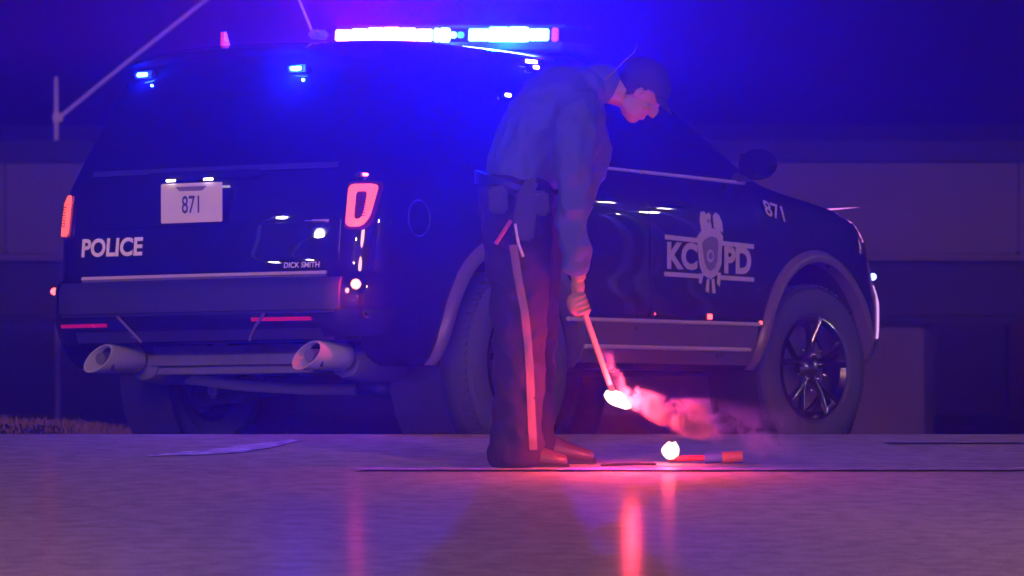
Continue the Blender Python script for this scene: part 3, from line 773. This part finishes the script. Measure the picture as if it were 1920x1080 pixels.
# trousers
def legrings(o, y, k=1.0):
    return [(*J(972+o, 362, y*.75), .150*k, .125), (*J(974+o, 430, y*.9), .142*k, .118), (*J(976+o, 520, y), .128*k, .11), (*J(978+o, 620, y), .112*k, .10), (*J(976+o, 700, y), .108*k, .098), (*J(974+o, 780, y), .105*k, .098), (*J(974+o, 838, y), .112*k, .105)]
def folds(s, a, sx=1.0):
    def f(c): 
        n1 = noise.noise(Vector((c.x*6*sx, c.y*6, c.z*s))); n2 = noise.noise(Vector((c.x*9*sx+c.z*5, c.y*9+5, c.z*s*1.3-c.x*6)))
        n3 = noise.noise(Vector((c.x*22, c.y*22, c.z*s*2.2+c.x*14)))
        return a*(.55*(1-2.6*abs(n1))+.75*(.7-2.4*abs(n2))+.35*n3)-a*.5
    return f
bm = bmesh.new()
loft(bm, legrings(-4, -.12)); loft(bm, legrings(22, .14, .92))
loft(bm, [(*J(968, 352, 0), .155, .17), (*J(970, 400, 0), .155, .19)])
for o_, y_ in ((-4, -.12), (22, .14)):     # knee and hem breaks
    loft(bm, [(*J(985+o_, 668, y_), .085, .075), (*J(965+o_, 676, y_), .09, .075)], sub=2)
    loft(bm, [(*J(972+o_, 820, y_), .112, .105), (*J(970+o_, 846, y_), .122, .112)], sub=2)
tr = remesh('trousers', bm, M_TROUS, .011, off, 3, folds(8, .012))
# outer stripe following the near leg
bm = bmesh.new(); prev = None
S = [(962, 455), (972, 520), (984, 580), (990, 640), (994, 700), (996, 760), (998, 800), (1000, 838)]
ray_d = Vector((0, 1, 0)); me_ = tr.data
from mathutils.bvhtree import BVHTree
bvh = BVHTree.FromPolygons([v.co for v in me_.vertices], [p.vertices for p in me_.polygons])
SS = []
for i in range(len(S)-1):
    for k in range(5): t = k/5; SS.append((S[i][0]+(S[i+1][0]-S[i][0])*t, S[i][1]+(S[i+1][1]-S[i][1])*t))
SS.append(S[-1])
for x, y in SS:
    row = []
    for j in range(4):
        u, v = px(x-7.5+15*j/3, y); h, nrm, _, _ = bvh.ray_cast(Vector((u, -1, v)), ray_d)
        p = h if h else Vector((u, -.23, v)); row.append(bm.verts.new(p+Vector((0, -.004, 0))))
    if prev:
        for j in range(3): bm.faces.new((prev[j], prev[j+1], row[j+1], row[j]))
    prev = row
from_bm('trouser_stripe', bm, M_STRIPE, tr, smooth=True)

# shirt
bm = bmesh.new()
loft(bm, [(*J(972, 352, 0), .140, .175), (*J(990, 300, 0), .160, .185), (*J(1018, 248, 0), .178, .20), (*J(1052, 203, 0), .172, .215), (*J(1086, 176, 0), .138, .20), (*J(1112, 162, 0), .085, .12)])
NS = (1076, 188)
loft(bm, [(*J(1078, 186, -.14), .098, .09), (*J(1076, 235, -.235), .088, .078), (*J(1074, 300, -.26), .084, .074), (*J(1076, 360, -.26), .076, .068), (*J(1074, 420, -.25), .073, .064), (*J(1078, 470, -.24), .066, .058), (*J(1080, 496, -.235), .058, .05)])
loft(bm, [(*J(1090, 190, .15), .09, .085), (*J(1108, 245, .23), .076, .07), (*J(1116, 296, .25), .074, .064), (*J(1104, 345, .22), .062, .056), (*J(1086, 388, .19), .055, .05)])
loft(bm, [(*J(1092, 215, 0), .09, .14), (*J(1085, 262, 0), .10, .15), (*J(1052, 312, 0), .10, .15)], sub=3)   # shirt front hanging forward
sh = remesh('shirt', bm, M_SHIRT, .010, off, 4, folds(6, .013))
bm = bmesh.new(); loft(bm, [(*J(1118, 158, 0), .083, .085), (*J(1138, 157, 0), .080, .082)], sub=2); remesh('collar', bm, M_SHIRT, .008, sh, 2)
# belt line
bm = bmesh.new()
for zc, rr in ((0, 1),):
    c = Vector(J(968, 354, 0)); n_ = 40; A = []
    for (dr, dz) in ((.0, -.026), (.014, -.026), (.014, .026), (0, .026)):
        A.append([bm.verts.new(c+Vector((math.cos(2*PI*k/n_)*(.155+dr), math.sin(2*PI*k/n_)*(.195+dr), dz-.05*math.cos(2*PI*k/n_)*1))) for k in range(n_)])
    for q in range(4):
        for k in range(n_): bm.faces.new((A[q][k], A[q][(k+1) % n_], A[(q+1) % 4][(k+1) % n_], A[(q+1) % 4][k]))
belt = from_bm('duty_belt', bm, M_LEATHER, off, auto=40)
def onhip(x, y, dy, s, m, name, rot=0, bev=.012, parent=None):
    return bevbox(name, J(x, y, dy), s, m, parent or off, bev, Matrix.Rotation(rot, 3, 'Y'))
hol = onhip(985, 400, -.265, (.085, .055, .20), M_LEATHER, 'holster', .12)
onhip(990, 352, -.275, (.055, .04, .10), M_LEATHER, 'pistol_grip', .45, .012, hol)
onhip(935, 372, -.215, (.075, .05, .11), M_LEATHER, 'belt_pouch', -.05)
onhip(1015, 378, -.235, (.06, .045, .10), M_LEATHER, 'radio', -.1)
pipe('baton', [J(958, 410, -.27), J(930, 452, -.30)], .0085, mat('red_lit_baton', (.55, .08, .10), .4), off, 10)  # red glint is put into the baton's base colour
ks = pipe('key_strap', [J(966, 415, -.29), J(972, 452, -.29), J(981, 476, -.28)], .006, M_SILVER, off, 8)
pipe('radio_antenna', [J(1132, 150, -.10), J(1150, 134, -.11), J(1172, 112, -.11), J(1188, 98, -.11), J(1193, 84, -.11)], [.005, .003, .003, .003, .003], mat('antenna_grey', (.10, .10, .16), .5), off, 8)

# body: head, neck, arms, hands, legs in one continuous surface
HC = Vector(J(1200, 172, 0)); ax = Vector((.75, 0, .66)).normalized(); fd = Vector((.66, 0, -.75)).normalized()
HR = Matrix((fd, Vector((0, 1, 0)), ax)).transposed()     # local x = face direction, z = crown
def H(x, y, z): return HC + HR @ Vector((x, y, z))
bm = bmesh.new()
ell(bm, H(-.012, 0, .028), (.098, .076, .092), HR)
ell(bm, H(.028, 0, -.03), (.062, .060, .085), HR)
ell(bm, H(.052, 0, -.088), (.032, .034, .028), HR)          # chin
ell(bm, H(.02, .036, -.065), (.05, .022, .035), HR); ell(bm, H(.02, -.036, -.065), (.05, .022, .035), HR)   # jaw
ell(bm, H(.094, 0, -.012), (.022, .012, .026), HR, 12); ell(bm, H(.104, 0, -.026), (.014, .015, .011), HR, 12)  # nose
ell(bm, H(.078, 0, .022), (.018, .052, .012), HR, 12)       # brow
ell(bm, H(.084, 0, -.056), (.012, .022, .006), HR, 12); ell(bm, H(.082, 0, -.067), (.012, .019, .006), HR, 12)  # lips
ell(bm, H(.062, .045, -.022), (.022, .018, .018), HR, 12); ell(bm, H(.062, -.045, -.022), (.022, .018, .018), HR, 12)
for s in (-1, 1):
    ell(bm, H(-.005, s*.076, -.008), (.015, .007, .027), HR, 12)
tube(bm, [J(1105, 168, 0), J(1140, 166, 0), H(-.035, 0, -.05)], [.066, .060, .060], 18)
# trunk and limbs under the clothes
tube(bm, [J(1112, 165, 0), J(1086, 178, 0), J(1045, 212, 0), J(1000, 280, 0), J(972, 360, 0)], [.065, .10, .13, .12, .12], 16)
tube(bm, [J(1080, 190, -.10), J(1076, 235, -.225), J(1074, 300, -.255), J(1076, 370, -.255), J(1078, 440, -.245), J(1082, 500, -.235), J(1084, 520, -.233)], [.06, .055, .048, .042, .040, .032, .030], 14)
tube(bm, [J(1090, 192, .10), J(1108, 245, .22), J(1116, 296, .245), J(1100, 350, .215), J(1080, 395, .185), J(1072, 412, .18)], [.06, .05, .044, .04, .032, .028], 14)
for o_, y_ in ((-4, -.12), (22, .14)):
    tube(bm, [J(972+o_, 362, y_*.6), J(974+o_, 430, y_), J(976+o_, 520, y_), J(978+o_, 620, y_), J(976+o_, 700, y_), J(974+o_, 800, y_), J(974+o_, 855, y_)], [.085, .085, .075, .06, .055, .042, .04], 14)
# right hand: fist round the flare stick
sA, sB = Vector(J(1086, 556, -.232)), Vector(J(1146, 728, -.232)); sd_ = (sB-sA).normalized()
pA = Vector((-sd_.z, 0, sd_.x)).normalized()                  # across the stick, towards +x/up
if pA.x < 0: pA = -pA
pB = Vector((0, 1, 0))
hc = sA+sd_*.018
def arc(c, a0, a1, r, n=6): return [c+pA*math.cos(a0+(a1-a0)*k/n)*r+pB*math.sin(a0+(a1-a0)*k/n)*r for k in range(n+1)]
ell(bm, hc-pA*.030+Vector((-.0, -.014, .004)), (.030, .022, .046), Matrix((pA, pB, sd_)).transposed(), 16)
ell(bm, Vector(J(1082, 532, -.236)), (.030, .024, .040), None, 16)
hand_tubes = []
for k, ln in enumerate((2.9, 3.2, 3.1, 2.7)):
    c = hc+sd_*(.034-.0205*k)
    pts = [c-pA*.026+pB*-.026]+arc(c, -PI*.50, -PI*.5+ln, .0225-.001*(k == 3), 6)
    tube(bm, pts, [.0105]*2+[.0098]*3+[.009]*3, 10)
c = hc+sd_*.030
tube(bm, [hc-pA*.034+pB*.006, c-pA*.026+pB*.020+sd_*.008, c+pA*.0+pB*.030+sd_*.016, c+pA*.020+pB*.024+sd_*.016], [.014, .012, .0105, .009], 10)
# left hand, loosely closed by the belt
lc = Vector(J(1068, 424, .178))
ell(bm, lc, (.030, .020, .042), Matrix.Rotation(.4, 3, 'Y'), 16)
for k in range(4):
    b0_ = lc+Vector((-.022+.015*k, 0, -.030)); tube(bm, [b0_, b0_+Vector((-.004, -.008, -.026)), b0_+Vector((-.012, -.018, -.040)), b0_+Vector((-.016, -.028, -.036))], [.0095, .009, .0085, .0075], 8)
tube(bm, [lc+Vector((.024, 0, .01)), lc+Vector((.040, -.01, -.012)), lc+Vector((.040, -.016, -.034))], [.012, .010, .008], 8)
body_o = remesh('body', bm, M_SKIN, .0048, off, 2)
for s in (-1, 1):
    bm = bmesh.new(); ell(bm, H(.070, s*.031, -.002), (.0105, .0115, .0105), HR, 12); from_bm('eye', bm, mat('eye_white', (.25, .25, .25), .3), off, smooth=True)
bm = bmesh.new(); ell(bm, H(-.022, 0, .022), (.094, .0795, .088), HR, 24)
bmesh.ops.bisect_plane(bm, geom=bm.verts[:]+bm.edges[:]+bm.faces[:], plane_co=H(-.0, 0, .0), plane_no=(HR @ Vector((1, 0, -.55))).normalized(), clear_outer=True)
from_bm('hair', bm, M_HAIR, off, smooth=True)
# cap
bm = bmesh.new(); ell(bm, H(-.012, 0, .046), (.112, .090, .090), HR, 28)
bmesh.ops.bisect_plane(bm, geom=bm.verts[:]+bm.edges[:]+bm.faces[:], plane_co=H(0, 0, .026), plane_no=(HR @ Vector((.35, 0, -1))).normalized(), clear_outer=True)
capo = from_bm('cap', bm, M_CAP, off, smooth=True)
bm = bmesh.new(); prev = None
for i in range(13):
    an_ = -1.0+2*i/12; w0 = Vector((math.cos(an_)*.100-.012, math.sin(an_)*.086, 0)); w1 = Vector((math.cos(an_*.8)*.100+.052*math.cos(an_*1.45), math.sin(an_)*.080, 0))
    zz = .050-.012*(an_*an_)
    row = [bm.verts.new(H(w0.x, w0.y, zz+.008)), bm.verts.new(H(w1.x, w1.y, zz-.012)), bm.verts.new(H(w1.x, w1.y, zz-.017)), bm.verts.new(H(w0.x, w0.y, zz))]
    if prev:
        for k in range(4): bm.faces.new((prev[k], prev[(k+1) % 4], row[(k+1) % 4], row[k]))
    else: bm.faces.new(row)
    prev = row
bm.faces.new(prev[::-1]); from_bm('brim', bm, M_CAP, capo, auto=40)
# shoes
for o_, y_ in ((0, -.12), (52, .14)):
    bm = bmesh.new()
    x0 = J(932+o_, 850, y_)
    hx = (932+o_-975)/463.6
    loft(bm, [(hx+.035, y_, .050, .052, .040), (hx+.10, y_, .060, .058, .044), (hx+.17, y_, .046, .044, .048), (hx+.235, y_, .034, .033, .048), (hx+.265, y_, .030, .027, .040)])
    loft(bm, [(hx+.06, y_, .06, .05, .042), (hx+.065, y_, .13, .052, .045)])
    for v in bm.verts: v.co.z = max(v.co.z, .012)
    s_ = remesh('shoe', bm, M_SHOE, .007, off, 2)
    bm = bmesh.new(); n_ = 24; A = []
    for z_ in (.001, .020):
        A.append([bm.verts.new((hx+.143+.150*math.copysign(abs(math.cos(2*PI*k/n_))**.8, math.cos(2*PI*k/n_)), y_+.050*math.copysign(abs(math.sin(2*PI*k/n_))**.7, math.sin(2*PI*k/n_))*(.86+.14*math.cos(2*PI*k/n_)), z_)) for k in range(n_)])
    for k in range(n_): bm.faces.new((A[0][k], A[0][(k+1) % n_], A[1][(k+1) % n_], A[1][k]))
    bm.faces.new(A[0][::-1]); bm.faces.new(A[1]); from_bm('sole', bm, M_DARK, s_, auto=40)

# ------------------------------------------------------------ flares
M_STICK = mat('pale_flare_tube', (.55, .33, .30), .6)
M_FLAME = emis('flare_flame', (1, .66, .50), 3.4)
M_FLAME2 = emis('flare_flame_edge', (1, .16, .14), 3)
def flame(name, c, d, ln, r, parent):
    bm = bmesh.new(); d = d.normalized(); a, b_ = frame_of(d); n_ = 16; prev = None
    prof = [(0, .35), (.08, .62), (.25, .92), (.45, 1), (.65, .9), (.85, .62), (.96, .3), (1, .05)]
    for t, f in prof:
        row = []
        for k in range(n_):
            th = 2*PI*k/n_; rr = r*f*(1+.5*noise.noise(Vector((math.cos(th)*2.4, math.sin(th)*2.4, t*5+r*90))))
            row.append(bm.verts.new(c+d*ln*t+a*rr*math.cos(th)+b_*rr*math.sin(th)))
        if prev:
            for k in range(n_): bm.faces.new((prev[k], prev[(k+1) % n_], row[(k+1) % n_], row[k]))
        else: bm.faces.new(row)
        prev = row
    bm.faces.new(prev); return from_bm(name, bm, M_FLAME, parent, smooth=True)
o0 = OFF
fl = empty('road_flare', o0+sA); tag(fl, 'burning flare stick held downwards in the officer\'s hand', 'road flare', 'burning road flares')
bm = bmesh.new(); tube(bm, [Vector((0, 0, 0))-sd_*.02, (sB-sA)*.97], .0125, 14); from_bm('tube', bm, M_STICK, fl, auto=40)
bm = bmesh.new(); tube(bm, [(sB-sA)*.93, (sB-sA)*1.0], .0142, 14); from_bm('collar', bm, mat('burnt_end', (.05, .04, .04), .8), fl, auto=40)
fdir = Vector((.82, 0, -.46)).normalized()
flame('flame', (sB-sA)+Vector((-.028, 0, -.004)), fdir, .12, .030, fl)
fp = (sB-sA)+fdir*.04
point('flare_light', fp+Vector((.04, -.10, .0)), (1, .045, .075), 38, .03, fl)
# flare lying on the road
g0 = Vector(((1253-960)/9500*20.62, 20.62, .022))
f2 = empty('road_flare', g0); tag(f2, 'burning flare lying on the road beside the officer\'s shoes', 'road flare', 'burning road flares')
bm = bmesh.new(); tube(bm, [(0.0, 0, -.004), (.155, .0, .0)], .0125, 14); from_bm('tube', bm, mat('red_flare_tube', (.45, .04, .05), .45), f2, auto=40)
bm = bmesh.new(); tube(bm, [(.150, 0, -.001), (.225, .0, .004)], .0205, 16); from_bm('label_band', bm, mat('blue_label', (.12, .14, .85), .3), f2, auto=40)
bm = bmesh.new(); tube(bm, [(.222, 0, .002), (.305, .0, .007)], .0235, 16); from_bm('end_cap', bm, mat('orange_cap', (.75, .16, .12), .35), f2, auto=40)
flame('flame', Vector((.045, 0, .025)), Vector((-1, 0, .12)), .072, .036, f2)
point('flare_light', Vector((.0, -.06, .05)), (1, .045, .075), 6, .03, f2)
# thin dark strip on the road leading to it
st = pipe('dark_road_strip', [(.36, 20.47, .006), (.50, 20.50, .008), (.585, 20.52, .006)], .005, M_DARK, None, 8)
tag(st, 'thin dark strip lying on the road between the shoe and the burning flare', 'stick')

# smoke blowing away from the held flare
def smoke_mat():
    m = bpy.data.materials.new('flare_smoke'); m.use_nodes = True; t = m.node_tree; t.nodes.clear(); L = t.links
    out = t.nodes.new('ShaderNodeOutputMaterial'); pv = t.nodes.new('ShaderNodeVolumePrincipled'); L.new(pv.outputs[0], out.inputs['Volume'])
    pv.inputs['Color'].default_value = (.92, .88, .90, 1); pv.inputs['Anisotropy'].default_value = .2
    tc = t.nodes.new('ShaderNodeTexCoord')
    sep = t.nodes.new('ShaderNodeSeparateXYZ'); L.new(tc.outputs['Object'], sep.inputs[0])
    n = t.nodes.new('ShaderNodeTexNoise'); n.inputs['Scale'].default_value = 12; n.inputs['Detail'].default_value = 3; n.inputs['Roughness'].default_value = .55; n.inputs['Distortion'].default_value = .9
    L.new(tc.outputs['Object'], n.inputs['Vector'])
    def M(op, a, b=None, c=None):
        k = t.nodes.new('ShaderNodeMath'); k.operation = op
        for i, q in enumerate((a, b, c)):
            if q is None: continue
            if isinstance(q, (int, float)): k.inputs[i].default_value = q
            else: L.new(q, k.inputs[i])
        return k.outputs[0]
    def mr(v, a, b, c, d):
        k = t.nodes.new('ShaderNodeMapRange'); k.interpolation_type = 'SMOOTHSTEP'; L.new(v, k.inputs[0])
        for i, q in enumerate((a, b, c, d)): k.inputs[i+1].default_value = q
        return k.outputs[0]
    X, Y, Z = sep.outputs
    # centre line z(x): two arms - one hugging the stick, one blowing right
    zc = mr(X, .0, .26, .0, -.085)
    zc2 = mr(X, .26, .62, 0, -.07)
    dz = M('SUBTRACT', Z, M('ADD', zc, zc2)); w = M('MULTIPLY_ADD', X, .15, .050)
    q = M('SQRT', M('ADD', M('POWER', M('DIVIDE', dz, w), 2.0), M('POWER', M('DIVIDE', Y, w), 2.0)))
    core = mr(q, .15, 1.0, 1, 0)
    fall = M('MULTIPLY', mr(X, -.03, .02, 0, 1), mr(X, .16, .42, 1, .03))
    tail = mr(X, .5, .78, 1, 0)
    nn = mr(n.outputs['Fac'], .43, .62, 0.0, 1)
    a = M('MULTIPLY', M('MULTIPLY', core, fall), M('MULTIPLY', tail, nn))
    # arm up along the stick
    dx = M('ADD', X, M('MULTIPLY', Z, .36)); q2 = M('SQRT', M('ADD', M('POWER', M('DIVIDE', M('SUBTRACT', dx, .012), .034), 2.0), M('POWER', M('DIVIDE', Y, .03), 2.0)))
    b_ = M('MULTIPLY', M('MULTIPLY', mr(q2, .1, 1, 1, 0), mr(Z, .04, .22, 1, 0)), M('MULTIPLY', mr(Z, -.02, .02, 0, 1), nn))
    L.new(M('MULTIPLY', M('ADD', a, M('MULTIPLY', b_, .8)), 230.0), pv.inputs['Density'])
    return m
bm = bmesh.new()
loft(bm, [(-.02, 0, .02, .11, .10), (.12, 0, .0, .14, .10), (.30, 0, -.085, .14, .13), (.55, 0, -.14, .17, .17), (.72, 0, -.155, .17, .17)], 18, 3)
loft(bm, [(.0, 0, .03, .07, .05), (-.07, 0, .20, .07, .05)], 14, 3)
smo = remesh('smoke', bm, smoke_mat(), .03, None, 1)
smo.location = o0+sA+fp+Vector((0, .0, 0))
tag(smo, 'red lit smoke drifting away from the flare in the hand', 'smoke', kind='stuff')

# ------------------------------------------------------------ unseen street lamps, added for glints in the paint; two light the near road
M_BULB = emis('street_lamp_bulb', (1, .84, .84), 260)
def street_lamp(x, y, h, lit=0, label=None):
    e = empty('street_lamp', (x, y, 0)); tag(e, label or 'tall grey street lamp beside the road out of the picture', 'street lamp', 'street lamps beside the road out of the picture')
    bm = bmesh.new(); tube(bm, [(0, 0, 0), (0, 0, h*.6), (0, 0, h)], [.09, .07, .05], 12); from_bm('lamp_post', bm, M_STEEL, e, auto=50)
    dx = -.9 if x > 0 else .9
    pipe('lamp_arm', [(0, 0, h-.02), (dx*.5, 0, h+.12), (dx, 0, h+.14)], .035, M_STEEL, e, 8)
    hd = bevbox('lamp_head', (dx, 0, h+.14), (.5, .26, .10), M_STEEL, e, .02)
    bm = bmesh.new(); ell(bm, (dx, 0, h+.07), (.15, .10, .06), None, 14); from_bm('bulb', bm, M_BULB, hd, smooth=True)
    if lit: point('street_lamp_light', (dx, 0, h-.05), (1, .42, .34), lit, .12, e, math.radians(130), (-dx*.35, .75, -1))  # spot added to brighten the near road
for q in ((-7.0, 9.5, 4.7, 4600), (7.2, 10.5, 4.7, 4600), (-11, -6, 4.6), (-16, 4, 4.9), (-24, 12, 4.7), (9, -14, 4.8), (-4, -24, 4.9), (20, -20, 4.9), (18, 32.5, 4.6), (30, 36.5, 4.8), (24, 33.5, 4.2), (-20, 15, 4.7), (-25, 14, 4.4), (-13, 18.5, 4.3), (-16, 16.2, 4.9), (-29, 11.5, 4.9), (24, 36, 4.9), (5.5, -8, 4.4), (22, 33.8, 3.0), (15, 31, 2.6), (-18, 16, 3.4), (2.5, -12, 3.6), (19, 12, 4.4)): street_lamp(*q)

# ------------------------------------------------------------ haze
hz = bpy.data.materials.new('night_haze'); hz.use_nodes = True; t = hz.node_tree; t.nodes.clear()
ho = t.nodes.new('ShaderNodeOutputMaterial'); hv = t.nodes.new('ShaderNodeVolumePrincipled')
hv.inputs['Color'].default_value = (.9, .9, .95, 1); hv.inputs['Density'].default_value = .0046; hv.inputs['Anisotropy'].default_value = .82
t.links.new(hv.outputs[0], ho.inputs['Volume'])
bm = bmesh.new(); box(bm, (0, 32, .4), (66, 124, 10.4))
tag(from_bm('haze', bm, hz), label='thin night haze glowing round the lights', cat='haze', kind='stuff')
